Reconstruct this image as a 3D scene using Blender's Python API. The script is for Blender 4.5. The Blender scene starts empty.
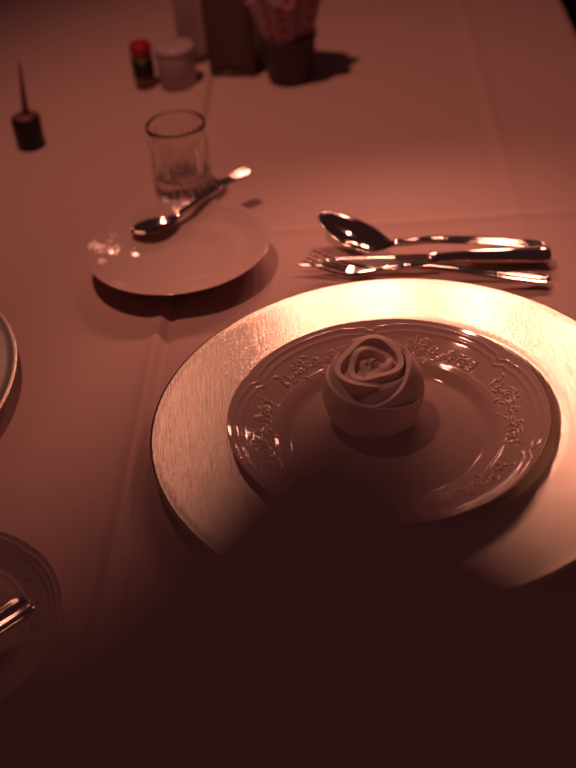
import bpy, math, random
import numpy as np
from mathutils import Vector, Matrix, noise

C = bpy.context.scene.collection
SC = bpy.context.scene
S = 0.01                      # everything below is written in centimetres
PI = math.pi

# ------------------------------------------------------------------ camera
cam_d = bpy.data.cameras.new('camera')
cam = bpy.data.objects.new('camera', cam_d)
C.objects.link(cam)
SC.camera = cam
pitch, roll = math.radians(37.694), math.radians(-5.458)
F = Vector((0, math.cos(pitch), -math.sin(pitch)))
R0 = Vector((1, 0, 0))
U0 = R0.cross(F)
R1 = math.cos(roll)*R0 + math.sin(roll)*U0
U1 = -math.sin(roll)*R0 + math.cos(roll)*U0
M = Matrix((R1, U1, -F)).transposed().to_4x4()
M.translation = Vector((0, 0, 50.15*S))
cam.matrix_world = M
cam_d.sensor_fit = 'HORIZONTAL'
cam_d.sensor_width = 24
cam_d.lens = 1150/576*24
cam_d.clip_start = 0.01
cam_d.dof.use_dof = True
cam_d.dof.focus_distance = 0.77
cam_d.dof.aperture_fstop = 3.9

# ------------------------------------------------------------------ world, lamps, exposure
w = bpy.data.worlds.new('dim_room')
SC.world = w
w.use_nodes = True
w.node_tree.nodes['Background'].inputs['Color'].default_value = (1.0, 0.36, 0.38, 1)
w.node_tree.nodes['Background'].inputs['Strength'].default_value = 0.030
LAMP_COL = (1.0, 0.36, 0.25)
for nm, loc, aim, e, cone, rad in (('lamp_light', (-22, 92, 100), (8, 104, 0), 16.5, 78, 0.03),
                                   ('charger_highlight_spot', (3, 141, 44), (2, 60, 0), 4.2, 40, 0.034),  # row of spots added to spread the highlight along the charger's far rim
                                   ('charger_highlight_spot', (15, 141, 44), (5, 60, 0), 5.5, 40, 0.034),
                                   ('charger_highlight_spot', (30, 140, 44), (8, 60, 0), 5.5, 40, 0.034),
                                   ('charger_highlight_spot', (45, 138, 45), (11, 61, 0), 5.0, 40, 0.034)):
    l = bpy.data.lights.new(nm, 'SPOT')
    l.energy = e
    l.color = LAMP_COL
    l.spot_size = math.radians(cone)
    l.spot_blend = 1.0
    l.shadow_soft_size = rad
    o = bpy.data.objects.new(nm, l)
    o.location = [c*S for c in loc]
    o.rotation_euler = (Vector(aim)-Vector(loc)).to_track_quat('-Z', 'Y').to_euler()
    C.objects.link(o)
SC.view_settings.view_transform = 'Standard'
SC.view_settings.look = 'None'
SC.view_settings.gamma = 1
SC.view_settings.exposure = 0.0

# ------------------------------------------------------------------ materials
def mat(name, col, rough=0.5, metal=0.0, **kw):
    m = bpy.data.materials.new(name)
    m.use_nodes = True
    nt = m.node_tree
    b = nt.nodes['Principled BSDF']
    b.inputs['Base Color'].default_value = (*col, 1)
    b.inputs['Roughness'].default_value = rough
    b.inputs['Metallic'].default_value = metal
    for k, v in kw.items():
        b.inputs[k.replace('_', ' ')].default_value = v
    return m

def nodes(m):
    return m.node_tree.nodes, m.node_tree.links, m.node_tree.nodes['Principled BSDF']

def add_bump(m, scale, strength, dist=0.001, stretch=(1, 1, 1), detail=4, rough_var=None):
    n, l, b = nodes(m)
    tc = n.new('ShaderNodeTexCoord')
    mp = n.new('ShaderNodeMapping')
    mp.inputs['Scale'].default_value = stretch
    nz = n.new('ShaderNodeTexNoise')
    nz.inputs['Scale'].default_value = scale
    nz.inputs['Detail'].default_value = detail
    bp = n.new('ShaderNodeBump')
    bp.inputs['Strength'].default_value = strength
    bp.inputs['Distance'].default_value = dist
    l.new(tc.outputs['Object'], mp.inputs['Vector'])
    l.new(mp.outputs['Vector'], nz.inputs['Vector'])
    l.new(nz.outputs['Fac'], bp.inputs['Height'])
    l.new(bp.outputs['Normal'], b.inputs['Normal'])
    if rough_var:
        mr = n.new('ShaderNodeMapRange')
        mr.inputs['To Min'].default_value = rough_var[0]
        mr.inputs['To Max'].default_value = rough_var[1]
        l.new(nz.outputs['Fac'], mr.inputs['Value'])
        l.new(mr.outputs['Result'], b.inputs['Roughness'])
    return m

def color_noise(m, c1, c2, scale, stretch=(1, 1, 1), lo=0.35, hi=0.65):
    n, l, b = nodes(m)
    tc = n.new('ShaderNodeTexCoord')
    mp = n.new('ShaderNodeMapping')
    mp.inputs['Scale'].default_value = stretch
    nz = n.new('ShaderNodeTexNoise')
    nz.inputs['Scale'].default_value = scale
    nz.inputs['Detail'].default_value = 5
    rp = n.new('ShaderNodeValToRGB')
    rp.color_ramp.elements[0].position = lo
    rp.color_ramp.elements[1].position = hi
    rp.color_ramp.elements[0].color = (*c1, 1)
    rp.color_ramp.elements[1].color = (*c2, 1)
    l.new(tc.outputs['Object'], mp.inputs['Vector'])
    l.new(mp.outputs['Vector'], nz.inputs['Vector'])
    l.new(nz.outputs['Fac'], rp.inputs['Fac'])
    l.new(rp.outputs['Color'], b.inputs['Base Color'])
    return m

m_cloth = add_bump(mat('dusty_cloth', (0.53, 0.37, 0.335), 0.85), 900, 0.25, 0.0006)
m_porcelain = mat('white_porcelain', (0.58, 0.43, 0.385), 0.06)
m_napkin = add_bump(mat('napkin_cotton', (0.88, 0.70, 0.65), 0.9, Subsurface_Weight=0.25, Subsurface_Scale=0.008), 1400, 0.3, 0.0004)
m_charger = mat('brushed_champagne_metal', (0.98, 0.93, 0.78), 0.36, 1.0)
add_bump(m_charger, 900, 0.42, 0.0003, (1.0, 0.045, 1.0), 3, (0.28, 0.37))
_n, _l, _b = nodes(m_charger)
_t = _n.new('ShaderNodeCombineXYZ')                # brushed along the depth of the table: highlights spread sideways
_t.inputs['Y'].default_value = 1.0
_b.inputs['Anisotropic'].default_value = 0.85
_l.new(_t.outputs['Vector'], _b.inputs['Tangent'])
m_steel = mat('polished_steel', (0.66, 0.58, 0.53), 0.08, 1.0)
m_blade = mat('satin_blade_steel', (0.80, 0.74, 0.70), 0.22, 1.0)
m_glass = mat('clear_glass', (0.96, 0.94, 0.93), 0.02, 0.0, Transmission_Weight=1.0, IOR=1.47)
m_black = mat('black_glaze', (0.008, 0.004, 0.005), 0.45)
m_spike = mat('dark_wood_spike', (0.16, 0.06, 0.06), 0.5)
m_potlid = mat('dull_brown_top', (0.16, 0.07, 0.06), 0.6)
m_red = mat('red_plastic', (0.34, 0.008, 0.02), 0.4)
m_amber = mat('amber_glass_body', (0.16, 0.09, 0.02), 0.25)
m_white = add_bump(mat('white_ceramic', (0.42, 0.33, 0.35), 0.4), 60, 0.05)
m_brown = add_bump(mat('dark_brown_metal', (0.085, 0.05, 0.05), 0.45, 0.1), 120, 0.1)
m_grey = add_bump(mat('grey_card', (0.34, 0.25, 0.26), 0.5), 90, 0.1)
m_pale = add_bump(mat('pale_card', (0.42, 0.30, 0.30), 0.5), 90, 0.1)
m_pot = add_bump(mat('dark_grey_pot', (0.05, 0.034, 0.042), 0.5), 90, 0.1)
m_wood = color_noise(add_bump(mat('dark_table_wood', (0.05, 0.02, 0.015), 0.4), 40, 0.1), (0.03, 0.012, 0.008), (0.07, 0.03, 0.02), 8, (1, 12, 1))
m_chair_pad = add_bump(mat('dusky_rose_upholstery', (0.78, 0.54, 0.50), 0.9), 300, 0.3, 0.001)
m_floor = color_noise(mat('dark_floorboards', (0.02, 0.01, 0.008), 0.5), (0.010, 0.005, 0.004), (0.03, 0.014, 0.01), 3, (1, 14, 1))
m_wall = add_bump(mat('dark_wall_paint', (0.05, 0.02, 0.02), 0.8), 50, 0.1)

def m_checks():
    m = mat('red_white_print', (0.6, 0.4, 0.4), 0.8)
    n, l, b = nodes(m)
    uv = n.new('ShaderNodeUVMap')
    mp = n.new('ShaderNodeMapping')
    mp.inputs['Scale'].default_value = (14, 5, 1)
    ck = n.new('ShaderNodeTexChecker')
    ck.inputs['Scale'].default_value = 2.0
    wv = n.new('ShaderNodeTexWave')
    wv.inputs['Scale'].default_value = 0.28
    wv.inputs['Distortion'].default_value = 0.4
    mx = n.new('ShaderNodeMix')
    mx.data_type = 'RGBA'
    ck.inputs['Color1'].default_value = (0.34, 0.012, 0.035, 1)
    ck.inputs['Color2'].default_value = (0.32, 0.21, 0.23, 1)
    mx.inputs['B'].default_value = (0.32, 0.21, 0.23, 1)
    rp = n.new('ShaderNodeValToRGB')
    rp.color_ramp.elements[0].position = 0.45
    rp.color_ramp.elements[1].position = 0.55
    l.new(uv.outputs['UV'], mp.inputs['Vector'])
    l.new(mp.outputs['Vector'], ck.inputs['Vector'])
    l.new(mp.outputs['Vector'], wv.inputs['Vector'])
    l.new(wv.outputs['Fac'], rp.inputs['Fac'])
    l.new(rp.outputs['Color'], mx.inputs['Factor'])
    l.new(ck.outputs['Color'], mx.inputs['A'])
    l.new(mx.outputs['Result'], b.inputs['Base Color'])
    return m
m_print = m_checks()

# ------------------------------------------------------------------ mesh helpers
class MB:
    def __init__(s):
        s.v, s.f = [], []
    def add(s, vs, fs):
        o = len(s.v)
        s.v += [tuple(p) for p in vs]
        s.f += [tuple(i+o for i in f) for f in fs]
        return s
    def box(s, x0, x1, y0, y1, z0, z1):
        vs = [(x, y, z) for z in (z0, z1) for y in (y0, y1) for x in (x0, x1)]
        return s.add(vs, [(0, 2, 3, 1), (4, 5, 7, 6), (0, 1, 5, 4), (2, 6, 7, 3), (0, 4, 6, 2), (1, 3, 7, 5)])
    def lathe(s, prof, n=96, fn=None, cap=True):
        # prof: [(r, z)] from the bottom axis round to the top axis
        vs, fs = [], []
        for r, z in prof:
            for k in range(n):
                a = 2*PI*k/n
                rr, zz = (r, z) if fn is None else fn(r, z, a)
                vs.append((rr*math.cos(a), rr*math.sin(a), zz))
        m = len(prof)
        for i in range(m-1):
            for k in range(n):
                k2 = (k+1) % n
                fs.append((i*n+k, i*n+k2, (i+1)*n+k2, (i+1)*n+k))
        if cap:
            fs.append(tuple(range(n-1, -1, -1)))
            fs.append(tuple((m-1)*n+k for k in range(n)))
        return s.add(vs, fs)
    def loft(s, rings, cap=True):
        n, m = len(rings[0]), len(rings)
        vs = [p for r in rings for p in r]
        fs = [(i*n+k, i*n+(k+1) % n, (i+1)*n+(k+1) % n, (i+1)*n+k) for i in range(m-1) for k in range(n)]
        if cap:
            fs.append(tuple(range(n-1, -1, -1)))
            fs.append(tuple((m-1)*n+k for k in range(n)))
        return s.add(vs, fs)
    def grid(s, P):
        m, n = len(P), len(P[0])
        vs = [p for r in P for p in r]
        return s.add(vs, [(i*n+k, i*n+k+1, (i+1)*n+k+1, (i+1)*n+k) for i in range(m-1) for k in range(n-1)])
    def build(s, name, m, parent=None, smooth=True, loc=None, fix=True):
        me = bpy.data.meshes.new(name)
        me.from_pydata([(a*S, b*S, c*S) for a, b, c in s.v], [], s.f)
        if fix:
            import bmesh
            bm = bmesh.new()
            bm.from_mesh(me)
            bmesh.ops.recalc_face_normals(bm, faces=bm.faces)
            bm.to_mesh(me)
            bm.free()
        me.polygons.foreach_set('use_smooth', [smooth]*len(me.polygons))
        me.materials.append(m)
        o = bpy.data.objects.new(name, me)
        C.objects.link(o)
        if parent:
            o.parent = parent
        if loc:
            o.location = [c*S for c in loc]
        return o

def tag(o, label=None, cat=None, group=None, kind=None):
    for k, v in (('label', label), ('category', cat), ('group', group), ('kind', kind)):
        if v:
            o[k] = v
    return o

def thing(name, label, cat, loc=(0, 0, 0), rz=0, group=None):
    o = bpy.data.objects.new(name, None)
    o.empty_display_size = 0.02
    C.objects.link(o)
    o.location = [c*S for c in loc]
    o.rotation_euler = (0, 0, rz)
    return tag(o, label, cat, group)

def bevel(o, width, seg=2, angle=30):
    b = o.modifiers.new('bevel', 'BEVEL')
    b.width = width*S
    b.segments = seg
    b.limit_method = 'ANGLE'
    b.angle_limit = math.radians(angle)
    return o

def sharp(o, deg=35):
    try:
        o.data.set_sharp_from_angle(angle=math.radians(deg))
    except Exception:
        pass
    return o

def copy_tree(o, parent=None):
    c = o.copy()
    C.objects.link(c)
    if parent:
        c.parent = parent
    for ch in list(o.children):
        copy_tree(ch, c)
    return c

def smoothstep(a, b, x):
    t = min(1, max(0, (x-a)/(b-a)))
    return t*t*(3-2*t)

def interp(x, pts):
    for (x0, y0), (x1, y1) in zip(pts, pts[1:]):
        if x <= x1:
            t = 0 if x1 == x0 else max(0, (x-x0)/(x1-x0))
            return y0+(y1-y0)*t
    return pts[-1][1]

def catmull(pts, t):
    n = len(pts)-1
    x = min(max(t, 0), 0.99999)*n
    i = int(x)
    u = x-i
    p = [Vector(pts[min(max(j, 0), n)]) for j in (i-1, i, i+1, i+2)]
    return 0.5*((2*p[1])+(p[2]-p[0])*u+(2*p[0]-5*p[1]+4*p[2]-p[3])*u*u+(3*p[1]-p[0]-3*p[2]+p[3])*u**3)

# ------------------------------------------------------------------ the room
TH = math.radians(-4.8)                       # the table stands a little turned
ex, ey = Vector((math.cos(TH), math.sin(TH), 0)), Vector((-math.sin(TH), math.cos(TH), 0))
U_MIN, U_MAX, V_MIN, V_MAX = -68, 24.7, 27, 190
FLOOR = -75.5
st = MB().box(-300, 250, -150, 420, FLOOR-4, FLOOR).build('floor', m_floor, smooth=False)
tag(st, kind='structure')
st = MB().box(-300, 250, 420, 430, FLOOR, 200).build('wall_back', m_wall, smooth=False)
tag(st, kind='structure')

# ------------------------------------------------------------------ table and cloth
tb = thing('dining_table', 'long dark wooden dining table hidden under the dusty pink cloth', 'table', (0, 0, FLOOR), TH)
def T(z):
    return z-FLOOR
o = MB().box(U_MIN, U_MAX, V_MIN, V_MAX, T(-3.6), T(-1.0)).build('tabletop', m_wood, tb, False)
bevel(o, 0.3)
o = MB()
o.box(U_MIN+5, U_MAX-5, V_MIN+4, V_MIN+6.5, T(-9), T(-3.7)).box(U_MIN+5, U_MAX-5, V_MAX-6.5, V_MAX-4, T(-9), T(-3.7))
o.box(U_MIN+5, U_MIN+7.5, V_MIN+6.6, V_MAX-6.6, T(-9), T(-3.7)).box(U_MAX-7.5, U_MAX-5, V_MIN+6.6, V_MAX-6.6, T(-9), T(-3.7))
o.build('apron', m_wood, tb, False)
for a in (U_MIN+11, U_MAX-11):
    for b in (V_MIN+10, V_MAX-10):
        mb = MB()
        mb.loft([[(a+sx*h, b+sy*h, z) for sx, sy in ((-1, -1), (1, -1), (1, 1), (-1, 1))] for z, h in ((0.02, 1.8), (T(-9), 3.0), (T(-3.7), 3.0))])
        bevel(mb.build('leg', m_wood, tb, False), 0.3)

def axis(lo, hi, fine, drop):
    xs = set()
    x = lo-drop
    while x <= hi+drop:
        xs.add(round(x, 3))
        x += 1.25
    xs.add(hi+drop)
    for c, wd, stp in fine:
        x = c-wd
        while x <= c+wd:
            xs.add(round(x, 3))
            x += stp
    return sorted(xs)
FU, FV = (-55.0, -15.65, 13.75), (86.75, 158.0, 15.4)
us = axis(U_MIN, U_MAX, [(c, 1.4, 0.2) for c in FU]+[(U_MIN, 1, .25), (U_MAX, 1, .25)], 24)
vs_ = axis(V_MIN, V_MAX, [(c, 1.4, 0.2) for c in FV]+[(V_MIN, 1, .25), (V_MAX, 1, .25)], 24)
def fold(d, amp, wd=0.35):
    return amp*math.exp(-(d/wd)**2)
def over(x, lo, hi):
    # length past an edge -> (position, drop, outward)
    r = 0.7
    for s, e in ((-1, lo), (1, hi)):
        d = (x-e)*s
        if d > 0:
            if d < r*PI/2:
                return e+s*r*math.sin(d/r), r*(1-math.cos(d/r)), s
            return e+s*r, r+d-r*PI/2, s
    return x, 0, 0
P = []
for v in vs_:
    row = []
    for u in us:
        pu, du, su = over(u, U_MIN, U_MAX)
        pv, dv, sv = over(v, V_MIN, V_MAX)
        z = -(du+dv)
        if du+dv < 0.3:
            c1 = u+15.65
            amp = 0.16
            z += fold(c1, amp, 0.5)-0.3*math.exp(-((c1-0.8)/0.5)**2)
            z += 0.55*math.exp(-abs(c1)/2.4)*(1-0.93*math.exp(-((v-82)/11)**2))
            z += fold(u-13.75, 0.15, 0.55)*(0.4 if v < 84 else 1)
            z += fold(v-86.75-0.35*math.sin(u*0.09), 0.13, 0.6)+fold(v-158, 0.08, .5)
            z += 0.035*noise.noise(Vector((u*0.11, v*0.07, 3.1)))
            # the small pucker beyond the tumbler
            z += 0.24*math.exp(-((u+11.6)/0.6)**2-((v-109)/2.6)**2)-0.08*math.exp(-((u+10.4)/0.7)**2-((v-109)/2.6)**2)
            z -= 0.3
        if du > 0.7:
            pu += su*(0.35+0.9*math.sin(v*0.23)+0.5*math.sin(v*0.61+1))*min(1, du/20)+su*0.2
            pu += su*max(0, dv-0.7)*0.12
        if dv > 0.7:
            pv += sv*(0.35+0.9*math.sin(u*0.25)+0.5*math.sin(u*0.57+2))*min(1, dv/20)+sv*0.2
            pv += sv*max(0, du-0.7)*0.12
        if du > 0 and dv > 0:
            z = -max(du, dv)-0.12*min(du, dv)
        q = ex*pu+ey*pv
        row.append((q.x, q.y, z))
    P.append(row)
o = MB().grid(P).build('tablecloth', m_cloth)
tag(o, 'dusty pink tablecloth with pressed fold lines, spread over the whole dining table', 'tablecloth')
sol = o.modifiers.new('thickness', 'SOLIDIFY')
sol.thickness = 0.0006
sol.offset = -1

# ------------------------------------------------------------------ charger plates
def charger(label, loc, rz=0):
    r = thing('charger_plate', label, 'charger plate', loc, rz, 'metal charger plates')
    prof = [(0.01, 0.0), (9.0, 0.0), (9.4, 0.05), (10.7, 1.25), (16.2, 1.22), (16.5, 1.27), (16.56, 1.35), (16.5, 1.43), (16.32, 1.45), (16.1, 1.42)]
    for k in range(1, 12):
        t = k/12
        prof.append((16.1-5.2*t, 1.42+0.16*t))
    prof += [(10.75, 1.57), (10.5, 1.48), (10.0, 1.08), (9.5, 0.60), (9.0, 0.32), (8.6, 0.29), (6, 0.29), (3, 0.29), (0.01, 0.29)]
    MB().lathe(prof, 160).build('body', m_charger, r)
    return r
charger('large round brushed champagne metal charger plate under the white dinner plate with the napkin rose', (7.07, 58.64, 0.0))
charger('brushed metal charger plate cut by the left edge of the photo, in shade', (-36.1, 67.5, 0.0), 1.9)

# ------------------------------------------------------------------ moulded porcelain
def sprays(seed, lobes, a0, rc, n, sc):
    rnd = random.Random(seed)
    el = []
    base = []
    for k in range(n):
        t = rnd.uniform(-1, 1)
        base.append((t*0.40, rnd.gauss(0, 0.30)*(1-0.45*abs(t)), rnd.uniform(0, PI), rnd.uniform(0.12, 0.30), rnd.uniform(0.05, 0.085)))
    for fx in (-0.17, 0.13, 0.0, 0.30, -0.31):                  # little flowers: five petals each
        fy = rnd.uniform(-0.22, 0.2)
        for q in range(5):
            b = q*2*PI/5+rnd.random()*0.2
            base.append((fx+0.18*math.cos(b)/rc, fy+0.18*math.sin(b), b, 0.15, 0.085))
    for j in range(lobes):
        for (da, dr, an, ln, wd) in base:
            el.append((a0+(j+0.5)*2*PI/lobes+da, rc+dr*sc*1.6, an+(a0+(j+.5)*2*PI/lobes), ln*sc, wd*sc))
    return el

def relief(A, Rr, el, h):
    Z = np.zeros_like(A)
    X, Y = Rr*np.cos(A), Rr*np.sin(A)
    for (a, r, an, ln, wd) in el:
        cx, cy = r*math.cos(a), r*math.sin(a)
        na = A.shape[1]
        k0 = int((a % (2*PI))/(2*PI)*na)
        wnd = int(0.9/r/(2*PI)*na)+2
        idx = np.arange(k0-wnd, k0+wnd) % na
        dx, dy = X[:, idx]-cx, Y[:, idx]-cy
        p, q = dx*math.cos(an)+dy*math.sin(an), -dx*math.sin(an)+dy*math.cos(an)
        g = np.exp(-(p/ln)**2-(q/wd)**2)*h
        Z[:, idx] = np.maximum(Z[:, idx], g)
    return Z

def moulded(rim_r, shoulder, well_r, floor_z, inner_z, rim_z, lobes, a0, notch, na, nr, el, h, bead_r, bead_h, under):
    """top grid from well floor to the lip, then the underside"""
    a = np.linspace(0, 2*PI, na, endpoint=False)
    rs = list(np.linspace(0.02, well_r-0.3, 8))+list(np.linspace(well_r-0.2, shoulder, 16))
    rim = np.linspace(shoulder, rim_r, nr)[1:]
    rs = np.array(rs+list(rim))
    A, Rr = np.meshgrid(a, rs)
    s = np.abs(((A-a0+PI/lobes) % (2*PI/lobes))-PI/lobes)*rim_r       # arc length from the nearest notch
    off = -notch*(np.exp(-(s/0.45)**2)+0.25*np.exp(-((s-1.15)/0.55)**2))-0.25*notch*np.exp(-(s/2.2)**2)
    t = np.clip((Rr-shoulder)/(rim_r-shoulder), 0, 1)
    R2 = Rr+off*0.22*t**3
    Z = np.where(Rr < well_r, floor_z, 0)
    u = np.clip((Rr-well_r)/(shoulder-well_r), 0, 1)
    Z = floor_z+(inner_z-floor_z)*(u*u*(3-2*u))
    Z = Z+(rim_z-inner_z)*t**1.15
    Z = Z+0.05*np.exp(-((Rr-shoulder-0.05)/0.10)**2)                   # bead round the well
    Z = Z+(0.05 if rim_r < 9 else 0.0)*np.exp(-((Rr-well_r)/0.12)**2)
    for br, bh, bw in zip(bead_r, bead_h, (0.085, 0.11)):
        Z = Z+bh*np.exp(-((Rr-(br+off))/bw)**2)*(t > 0)
    Z = Z+relief(A, Rr, el, h)
    mb = MB()
    m = len(rs)
    X, Y = R2*np.cos(A), R2*np.sin(A)
    vs = np.stack([X, Y, Z], -1).reshape(-1, 3).tolist()
    fs = [(i*na+k, i*na+(k+1) % na, (i+1)*na+(k+1) % na, (i+1)*na+k) for i in range(m-1) for k in range(na)]
    ring = m-1
    nv = len(vs)
    for (r, z) in under:
        f = off[-1]*0.22*max(0, (r-shoulder)/(rim_r-shoulder))**3
        for k in range(na):
            vs.append(((r+f[k])*math.cos(a[k]), (r+f[k])*math.sin(a[k]), z))
    prev = ring*na
    for j in range(len(under)):
        cur = nv+j*na
        fs += [(prev+k, prev+(k+1) % na, cur+(k+1) % na, cur+k) for k in range(na)]
        prev = cur
    fs.append(tuple(range(na)))
    fs.append(tuple(prev+k for k in range(na-1, -1, -1)))
    return mb.add(vs, fs)

el = sprays(5, 6, math.radians(29.7), 8.25, 72, 0.9)
under = [(10.44, 2.34), (10.40, 2.26), (10.2, 2.16), (8.6, 1.42), (7.3, 0.72), (6.6, 0.34), (6.1, 0.2), (6.0, 0.0), (5.7, 0.0), (5.6, 0.22), (0.02, 0.22)]
o = moulded(10.4, 7.45, 6.2, 0.48, 1.12, 2.36, 6, math.radians(29.7), 0.34, 1500, 84, el, 0.085, (9.98, 9.52), (0.06, 0.05), under).build('dinner_plate', m_porcelain, loc=(6.23, 57.67, 0.31))
tag(o, 'white porcelain dinner plate with scalloped embossed rim, centred on the big metal charger', 'plate')

# ------------------------------------------------------------------ saucers
els = sprays(11, 6, 0.3, 6.45, 22, 0.7)
under_s = [(7.62, 1.88), (7.58, 1.82), (7.3, 1.68), (6.0, 1.05), (4.9, 0.55), (4.3, 0.3), (4.2, 0.0), (3.9, 0.0), (3.8, 0.25), (0.02, 0.25)]
so = moulded(7.58, 5.4, 2.45, 0.50, 1.02, 1.90, 6, 0.3, 0.10, 480, 44, els, 0.04, (7.2, 6.9), (0.045, 0.03), under_s)
so = so.build('saucer', m_porcelain, loc=(-7.91, 82.59, 0.08))
tag(so, 'white porcelain saucer with a teaspoon on it, in front of the glass tumbler', 'saucer', 'white saucers')
s2 = so.copy()
C.objects.link(s2)
s2.location = (-21.4*S, 43.8*S, 0.02*S)
s2.rotation_euler = (0, 0, 0.5)
s2['label'] = 'white porcelain saucer cut by the lower left edge of the photo, in deep shade'

# ------------------------------------------------------------------ napkin rose
def rose():
    mb = MB()
    rnd = random.Random(3)
    BULGE = [(0, 2.15), (0.35, 2.55), (0.9, 2.85), (1.7, 3.05), (2.5, 3.03), (3.2, 2.85), (3.8, 2.55), (4.3, 2.2), (4.7, 1.9)]
    def sheet(th0, th1, rad, ztop, zbot, nth, nz=16, lip=0.0):
        P = []
        for i in range(nth+1):
            f = i/nth
            th = th0+(th1-th0)*f
            zt, zb = ztop(f, th), zbot(f, th)
            row = []
            for j in range(nz+1):
                g = j/nz
                z = zb+(zt-zb)*g
                r = rad(f, th, z, g)+lip*smoothstep(0.82, 1.0, g)
                z2 = z-lip*0.5*smoothstep(0.9, 1.0, g)
                r += 0.07*noise.noise(Vector((math.cos(th)*1.6, math.sin(th)*1.6, z*0.5+f*2)))
                row.append((r*math.cos(th), r*math.sin(th), z2))
            P.append(row)
        mb.grid(P)
    # inner spiral: a rolled strip, standing on edge; the bud leans a little towards the diner
    turns = 2.7
    def r_sp(f, th, z, g):
        base = 0.16+2.15*f**0.9
        base *= 1+0.10*math.sin(2*th+0.7)+0.07*math.sin(3*th+f*4)
        return base*(1-0.06*g)+0.16*math.sin(g*PI)*f
    def lean(th, r):
        return 0.22*r*math.sin(th)
    sheet(0.4, 0.4+turns*2*PI, r_sp, lambda f, th: 4.05+0.45*math.sin(min(1, f*1.2)*PI*0.55)+0.12*math.sin(th*2.3+1)+lean(th, 0.3+2.1*f), lambda f, th: 1.2, 170, 10, 0.07)
    # the tightly twisted heart
    sheet(1.2, 1.2+PI*1.1, lambda f, th, z, g: 0.28+0.12*f, lambda f, th: 4.35-0.5*f, lambda f, th: 2.5, 16, 6)
    # wrapped outer petals, each edge cut on the slant, lower at the front
    def outer(k):
        return lambda f, th, z, g: interp(z, BULGE)+0.06+0.11*k-0.12*(1-f)+0.05*math.sin(th*3+k)
    sheet(math.radians(20), math.radians(262), outer(0), lambda f, th: 4.35+0.45*math.sin(th)-0.9*smoothstep(0.72, 1, f), lambda f, th: 0.02, 70, 18, 0.10)
    sheet(math.radians(-128), math.radians(120), outer(1), lambda f, th: 3.0+1.45*smoothstep(0.02, 0.50, f)+0.35*math.sin(th)*f, lambda f, th: 0.02, 74, 18, 0.10)
    sheet(math.radians(158), math.radians(322), outer(2), lambda f, th: 3.55-1.05*f+0.35*math.sin(f*PI), lambda f, th: 0.02, 56, 14, 0.06)
    # floor of the bud so that it is closed below
    mb.lathe([(0.02, 0.02), (1.1, 0.02), (2.1, 0.04), (2.5, 0.5), (2.75, 1.5), (2.6, 2.8), (2.1, 3.55), (1.0, 3.6), (0.02, 3.6)], 48)
    # the tucked corner showing at the foot
    P = []
    for i in range(13):
        th = math.radians(150+3.2*i)
        hgt = 1.1*math.sin(PI*i/12)**0.7
        P.append([((3.02+0.16*g)*math.cos(th), (3.02+0.16*g)*math.sin(th), 1.35+hgt*g) for g in (0, .33, .66, 1)])
    mb.grid(P)
    o = mb.build('napkin_rose', m_napkin, loc=(5.6, 59.7, 0.83))
    sm = o.modifiers.new('thickness', 'SOLIDIFY')
    sm.thickness = 0.0038
    sm.offset = 0
    bv = o.modifiers.new('soft', 'BEVEL')
    bv.width = 0.0016
    bv.segments = 3
    bv.limit_method = 'ANGLE'
    return tag(o, 'white cloth napkin rolled into a rose, standing on the embossed dinner plate', 'napkin')
rose()

# ------------------------------------------------------------------ cutlery
def frame(pts, t, up=(0, 0, 1), rollf=None):
    c = catmull(pts, t)
    d = (catmull(pts, min(1, t+0.01))-catmull(pts, max(0, t-0.01))).normalized()
    u = Vector(up)
    r = d.cross(u).normalized()
    u = r.cross(d)
    if rollf:
        a = rollf(t)
        r, u = r*math.cos(a)+u*math.sin(a), u*math.cos(a)-r*math.sin(a)
    return c, r, u

def handle_mesh(pts, t0, t1, wfn, thick, rollf=None, n=56):
    """flat handle with a raised thread along both edges"""
    rings = []
    for i in range(n+1):
        t = t0+(t1-t0)*i/n
        c, r, u = frame(pts, t, rollf=rollf)
        wd, th = wfn(i/n)
        prof = [(-1, 0), (-0.93, 0.75), (-0.80, 1.0), (-0.68, 0.66), (-0.54, 0.42), (-0.25, 0.86), (0, 1.05), (0.25, 0.86), (0.54, 0.42), (0.68, 0.66), (0.80, 1.0), (0.93, 0.75), (1, 0), (0.8, -0.6), (0.4, -0.85), (0, -0.9), (-0.4, -0.85), (-0.8, -0.6)]
        rings.append([c+r*(a*wd)+u*(b*th*thick) for a, b in prof])
    return MB().loft(rings)

def spoon(name, label, pts, tb, bw, bd, hw, loc, group, rollf=None, cat='spoon'):
    root = thing(name, label, cat, loc, 0, group)
    pts = [Vector(p)-Vector(loc) for p in pts]
    n = 44
    rings = []
    K = 12
    for i in range(n+1):
        f = i/n
        g = 0.004+0.996*f
        t = tb*f
        c, r, u = frame(pts, t, rollf=rollf)
        w0 = bw*(math.sin(PI*min(1, g**0.86))**0.82) if f < 0.96 else 0
        neck = hw*0.42
        wd = max(w0, neck*smoothstep(0.7, 1.0, f)+0.03)
        d = bd*(math.sin(PI*min(1, g**0.9))**0.8)+0.02
        top = [c+r*(wd*(-1+2*k/K))+u*(-d*(1-(-1+2*k/K)**2)) for k in range(K+1)]
        bot = [c+r*(wd*1.0*(1-2*k/K))+u*(-d*(1-(1-2*k/K)**2)-0.10*(1.0-0.55*abs(1-2*k/K)**3)) for k in range(K+1)]
        rings.append(top+bot)
    MB().loft(rings).build('bowl', m_steel, root)
    def wf(f):
        x = interp(f, [(0, 0.44), (0.15, 0.40), (0.4, 0.52), (0.75, 0.85), (0.92, 1.0), (0.97, 0.86), (0.99, 0.6), (1, 0.2)])
        return hw*x, interp(f, [(0, 1.5), (0.2, 1.35), (0.7, 1.0), (1, 0.9)])
    handle_mesh(pts, tb*0.985, 1.0, wf, 0.19, rollf).build('handle', m_steel, root)
    return root

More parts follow.
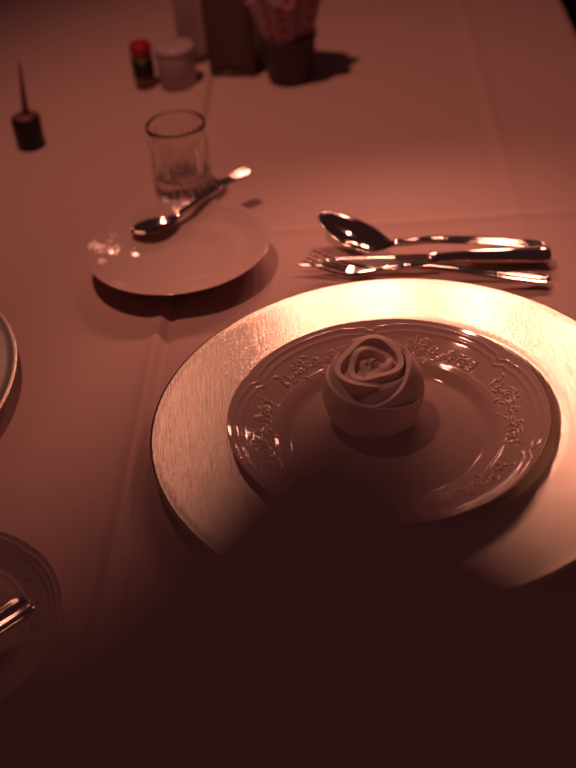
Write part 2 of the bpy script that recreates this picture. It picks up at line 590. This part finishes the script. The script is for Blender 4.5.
# dessert spoon, knife and fork laid beyond the charger
spoon('dessert_spoon', 'steel dessert spoon with pointed dark bowl, furthest of the cutlery beyond the charger',
      [(4.0, 85.7, 1.75), (6.2, 83.55, 1.15), (8.3, 81.35, 1.05), (10.2, 80.35, 1.35), (13.0, 80.1, 1.45), (17.6, 79.95, 0.9), (21.9, 79.4, 0.25)],
      0.47, 1.36, 0.72, 0.78, (13, 80.5, 0.0), 'cutlery beyond the charger', lambda t: -0.38*(1-smoothstep(0.3, 0.6, t)))

fk = thing('table_fork', 'steel four-tined fork nearest to the charger, in front of the knife', 'fork', (12, 76.5, 0), 0, 'cutlery beyond the charger')
fp = [Vector(p)-Vector((12, 76.5, 0)) for p in ((2.6, 79.6, 1.45), (4.2, 78.6, 1.05), (6.1, 77.85, 0.75), (8.2, 77.25, 0.90), (10.5, 76.85, 1.20), (14.0, 76.2, 0.95), (17.5, 75.35, 0.6), (21.1, 74.5, 0.22))]
mb = MB()
TT, TR = 0.235, 0.37
for q in range(4):
    rings = []
    for i in range(19):
        f = i/18
        c, r, u = frame(fp, TR*0.72*f)
        x = -0.84+0.56*q
        hw_, ht = 0.045+0.07*min(1, f*2.0), 0.06+0.05*f
        rings.append([c+r*(x+math.cos(q_*PI/5)*hw_)+u*(math.sin(q_*PI/5)*ht*1.3) for q_ in range(10)])
    mb.loft(rings)
rings = []
for i in range(21):
    f = i/20
    c, r, u = frame(fp, TR*(0.66+0.45*f))
    wd = 1.02*(1-smoothstep(0.30, 1.0, f))+0.30*smoothstep(0.3, 1.0, f)
    th = 0.09+0.09*f
    rings.append([c+r*(a*wd)+u*(b*th) for a, b in ((-1, 0), (-.85, .8), (-.4, 1), (0, .9), (.4, 1), (.85, .8), (1, 0), (.8, -.8), (0, -1), (-.8, -.8))])
mb.loft(rings)
mb.build('tines', m_steel, fk)
def wf(f):
    return 0.72*interp(f, [(0, 0.44), (0.15, 0.40), (0.4, 0.52), (0.75, 0.85), (0.92, 1.0), (0.97, 0.86), (0.99, 0.6), (1, 0.2)]), interp(f, [(0, 1.5), (0.2, 1.3), (0.7, 1.0), (1, 0.9)])
handle_mesh(fp, TR*1.08, 1.0, wf, 0.19).build('handle', m_steel, fk)

kn = thing('table_knife', 'steel table knife with thick rounded handle between the spoon and the fork', 'knife', (12, 78.5, 0), 0, 'cutlery beyond the charger')
kp = [Vector(p)-Vector((12, 78.5, 0)) for p in ((1.6, 80.1, 0.35), (5.0, 79.75, 0.5), (8.6, 79.15, 0.58), (12.2, 78.6, 0.64), (15.4, 78.4, 0.66), (18.6, 78.0, 0.66), (21.9, 77.6, 0.62))]
rings = []
for i in range(41):
    f = i/40
    c, r, u = frame(kp, 0.50*f, rollf=lambda t: -0.22)
    up_ = 0.62*smoothstep(0, 0.42, f)**0.7+0.01            # back of the blade
    dn = 1.0*smoothstep(0, 0.45, f)**0.7+0.01-0.25*smoothstep(0.9, 1, f)
    rings.append([c-r*up_+u*0.05, c-r*up_*0.4+u*0.085, c+r*dn*0.5+u*0.05, c+r*dn, c+r*dn*0.5-u*0.05, c-r*up_*0.4-u*0.085, c-r*up_-u*0.05])
MB().loft(rings).build('blade', m_blade, kn)
rings = []
NS = 24
for i in range(61):
    f = i/60
    c, r, u = frame(kp, 0.49+0.51*f)
    wd = 0.90*interp(f, [(0, 0.55), (0.02, 0.80), (0.05, 0.84), (0.08, 0.66), (0.12, 0.64), (0.5, 0.8), (0.85, 1.0), (0.93, 1.04), (0.97, 0.92), (0.99, 0.7), (1, 0.25)])
    th = 0.62*interp(f, [(0, 0.5), (0.03, 0.95), (0.07, 0.85), (0.12, 0.85), (0.5, 0.95), (0.9, 1.0), (0.97, 0.9), (0.99, 0.7), (1, 0.25)])
    ring = []
    for k in range(NS):
        a = 2*PI*k/NS
        q = 1+0.02*math.cos(8*a)
        ring.append(c+r*(wd*q*math.cos(a))+u*(th*q*math.sin(a)))
    rings.append(ring)
MB().loft(rings).build('handle', m_steel, kn)

# teaspoons on the saucers
spoon('teaspoon', 'shiny steel teaspoon lying across the saucer in front of the glass tumbler',
      [(-12.0, 85.6, 1.80), (-10.6, 86.35, 1.72), (-8.9, 87.1, 1.72), (-7.35, 88.05, 1.95), (-5.9, 89.35, 2.30), (-4.0, 90.9, 2.72), (-1.55, 92.7, 2.80)],
      0.45, 1.22, 0.52, 0.68, (-8, 87, 0.55), 'teaspoons on the saucers')
spoon('teaspoon', 'dark steel teaspoon whose handle lies on the saucer at the lower left edge',
      [(-27.6, 33.4, 2.05), (-26.6, 34.6, 1.95), (-25.2, 35.9, 1.95), (-23.6, 37.2, 2.15), (-21.6, 39.0, 2.2), (-18.6, 41.8, 2.2), (-15.6, 44.5, 2.15)],
      0.45, 1.22, 0.52, 0.95, (-21, 40, 0.55), 'teaspoons on the saucers')

# ------------------------------------------------------------------ tumbler
prof = [(0.02, 0.12), (2.2, 0.10), (2.42, 0.0), (2.56, 0.08), (2.62, 0.35), (2.62, 0.9)]
prof += [(2.62, 0.9+0.3*k) for k in range(1, 17)]
prof += [(2.64, 6.1), (2.66, 6.5), (2.665, 6.8), (2.62, 6.89), (2.54, 6.90), (2.47, 6.82), (2.46, 6.4), (2.40, 4.5), (2.36, 3.2), (2.30, 2.4), (2.18, 2.05), (1.9, 1.85), (1.2, 1.72), (0.02, 1.70)]
def flute(r, z, a):
    if r > 2.55 and 0.3 < z < 6.05:
        k = smoothstep(0.3, 0.9, z)*(1-smoothstep(5.3, 6.05, z))
        return r+0.10*k*(abs(math.cos(12*a))*2-1.2), z
    return r, z
o = MB().lathe(prof, 192, flute).build('glass_tumbler', m_glass, loc=(-7.75, 95.1, 0.0))
tag(o, 'small clear fluted glass tumbler standing behind the saucer with the teaspoon', 'glass')

# ------------------------------------------------------------------ spiked black pot
r = thing('spiked_pot', 'small black cylindrical pot with a thin upright spike, at the far left', 'pot', (-23.6, 108.6, 0))
MB().lathe([(0.02, 0), (1.32, 0), (1.42, 0.12), (1.46, 2.7), (1.40, 2.95), (1.30, 3.02), (1.2, 2.95), (0.02, 2.93)], 48).build('body', m_black, r)
MB().lathe([(0.02, 2.94), (1.18, 2.96), (1.16, 3.06), (0.02, 3.10)], 40).build('lid', m_potlid, r)
mb = MB()
rings = []
for i in range(15):
    f = i/14
    rad = 0.33*(1-f)**0.8+0.05
    rings.append([(0.05+0.55*f+rad*math.cos(a), 0.45+rad*math.sin(a)-0.1*f, 3.08+5.5*f) for a in [2*PI*k/16 for k in range(16)]])
mb.loft(rings).build('spike', m_spike, r)

# ------------------------------------------------------------------ condiments at the far end
r = thing('spice_jar', 'small amber spice jar with bright red cap, left of the white canister', 'jar', (-12.4, 120.8, 0))
MB().lathe([(0.02, 0), (1.05, 0), (1.15, 0.1), (1.17, 3.3), (1.0, 3.6), (0.9, 3.75), (0.02, 3.75)], 40).build('body', m_amber, r)
MB().lathe([(1.175, 1.2), (1.20, 1.4), (1.20, 3.15), (1.175, 3.15)], 40, cap=False).build('label_band', m_black, r)
MB().lathe([(0.02, 3.7), (1.12, 3.7), (1.16, 3.8), (1.16, 4.6), (1.08, 4.72), (0.02, 4.75)], 40, lambda r_, z, a: (r_+(0.02*math.cos(20*a) if 3.75 < z < 4.65 and r_ > 1 else 0), z)).build('cap', m_red, r)
r = thing('white_canister', 'squat white ceramic canister with flat lid, right of the red-capped jar', 'canister', (-8.7, 120.2, 0))
MB().lathe([(0.02, 0), (1.9, 0), (2.05, 0.12), (2.12, 3.6), (2.1, 3.75), (0.02, 3.75)], 56).build('body', m_white, r)
MB().lathe([(0.02, 3.76), (2.12, 3.76), (2.2, 3.84), (2.2, 4.25), (2.08, 4.42), (1.4, 4.48), (0.02, 4.5)], 56).build('lid', m_white, r)

r = thing('napkin_dispenser', 'tall dark brown metal napkin dispenser standing left of the dark pot', 'napkin dispenser', (-2.4, 122.6, 0), -0.2)
o = MB().box(-2.6, 2.6, -1.9, 2.2, 0.0, 11.5).build('body', m_brown, r, False)
bevel(o, 0.35, 3)
o = MB().box(-2.1, 2.1, -2.08, -1.88, 1.3, 10.6).build('face_plate', m_brown, r, False)
bevel(o, 0.08)
o = MB().lathe([(0.02, 0), (0.22, 0), (0.2, 0.1), (0.02, 0.14)], 20).build('foot_stud', m_steel, r)
o.location = (-0.6*S, -1.9*S, 0.65*S)
o.rotation_euler = (PI/2, 0, 0)
r = thing('menu_stand', 'slim pale grey menu stand behind the white canister, left of the dispenser', 'menu stand', (-6.75, 125.9, 0), -0.1)
o = MB().box(-2.0, 1.4, -0.9, 0.9, 0.0, 0.8).build('foot', m_brown, r, False)
bevel(o, 0.2)
o = MB().box(-1.9, 1.3, -0.25, 0.25, 0.8, 12.5).build('card', m_grey, r, False)
bevel(o, 0.05)
o = MB().box(0.55, 1.25, -0.36, -0.26, 1.0, 12.3).build('side_strip', m_pale, r, False)
bevel(o, 0.04)

r = thing('pot', 'dark tapered pot holding a red and white printed paper bundle', 'pot', (3.45, 119.2, 0))
MB().lathe([(0.02, 0), (2.25, 0), (2.4, 0.12), (3.0, 4.4), (3.1, 4.45), (3.14, 5.0), (3.04, 5.1), (2.88, 5.0), (2.72, 4.2), (2.2, 0.5), (0.02, 0.4)], 64).build('body', m_pot, r)
mb = MB()
n, hh = 96, 14
vs, fs = [], []
for i in range(hh+1):
    f = i/hh
    for k in range(n):
        a = 2*PI*k/n
        rad = 2.3+1.75*f+(0.10+0.2*f)*math.sin(7*a+1.3*math.sin(2*a)+f)+0.12*f*math.sin(13*a)
        vs.append((rad*math.cos(a), rad*math.sin(a), 3.2+(6.6+0.8*math.sin(5*a))*f))
        if i < hh:
            fs.append((i*n+k, i*n+(k+1) % n, (i+1)*n+(k+1) % n, (i+1)*n+k))
base = len(vs)
vs.append((0, 0, 3.2))
fs += [(base, (k+1) % n, k) for k in range(n)]
mb.add(vs, fs)
bd = mb.build('paper_bundle', m_print, loc=(3.45, 119.2, 0))
tag(bd, 'red and white printed paper bundle flaring out of the dark tapered pot', 'paper')
uvl = bd.data.uv_layers.new(name='UVMap')
for lp in bd.data.loops:
    vi = lp.vertex_index
    if vi < base:
        uvl.data[lp.index].uv = ((vi % n)/n, (vi//n)/hh)
sm = bd.modifiers.new('thickness', 'SOLIDIFY')
sm.thickness = 0.0008

# ------------------------------------------------------------------ the near chair
CH = (0.1, 3.3, FLOOR)
ch = thing('dining_chair', 'dark reddish padded chair with a peaked back, blurred in the near foreground', 'chair', CH)
def crest(x):
    x = x/0.285
    return 0.285*interp(abs(x), [(0, 0), (0.6, -0.12), (1.3, -0.55), (2.4, -1.7), (3.4, -3.0), (4.8, -4.6), (7, -6.2), (12, -8.2), (18, -9.6), (20, -11)])
top0 = 47.48-FLOOR
X = [-20+0.5*i for i in range(81)]
rings = []
for x in X:
    zt = top0+crest(x)
    edge = smoothstep(0, 1.5, 20.01-abs(x))
    th = 1.5*edge+0.25
    ring = []
    for z, y in ((40, -th), (60, -th*1.1), (85, -th*1.05), (zt-2.2, -th), (zt-0.7, -th*0.75), (zt, -th*0.1), (zt-0.5, th*0.6), (zt-2.2, th*0.95), (85, th*1.05), (60, th*1.1), (40, th)):
        ring.append((x, y-max(0, 0), min(z, zt)))
    rings.append(ring)
o = MB().loft(rings).build('backrest', m_chair_pad, ch)
rings = []
for i in range(17):
    f = i/16
    y = 1.8+43*f
    hw_ = 20.5+1.5*f
    e = math.sin(PI*min(1, max(0, f)))**0.35
    rings.append([(a*hw_, y, 43.5+b*3*(0.35+0.65*e)) for a, b in ((-1, -.8), (-1, .2), (-.92, .75), (-.5, 1), (0, 1.06), (.5, 1), (.92, .75), (1, .2), (1, -.8), (0, -1))])
MB().loft(rings).build('seat', m_chair_pad, ch)
o = MB().box(-19.5, 19.5, 3, 40, 36.5, 41.2).build('seat_rail', m_wood, ch, False)
bevel(o, 0.4)
for sx in (-1, 1):
    for y0, y1, zt in ((0, -4, 40.5), (38, 38, 37)):
        mb = MB()
        mb.loft([[(sx*18+a*h, y+b*h, z) for a, b in ((-1, -1), (1, -1), (1, 1), (-1, 1))] for z, h, y in ((0.02, 1.3, y1), (zt, 1.9, y0))])
        bevel(mb.build('leg', m_wood, ch, False), 0.25)
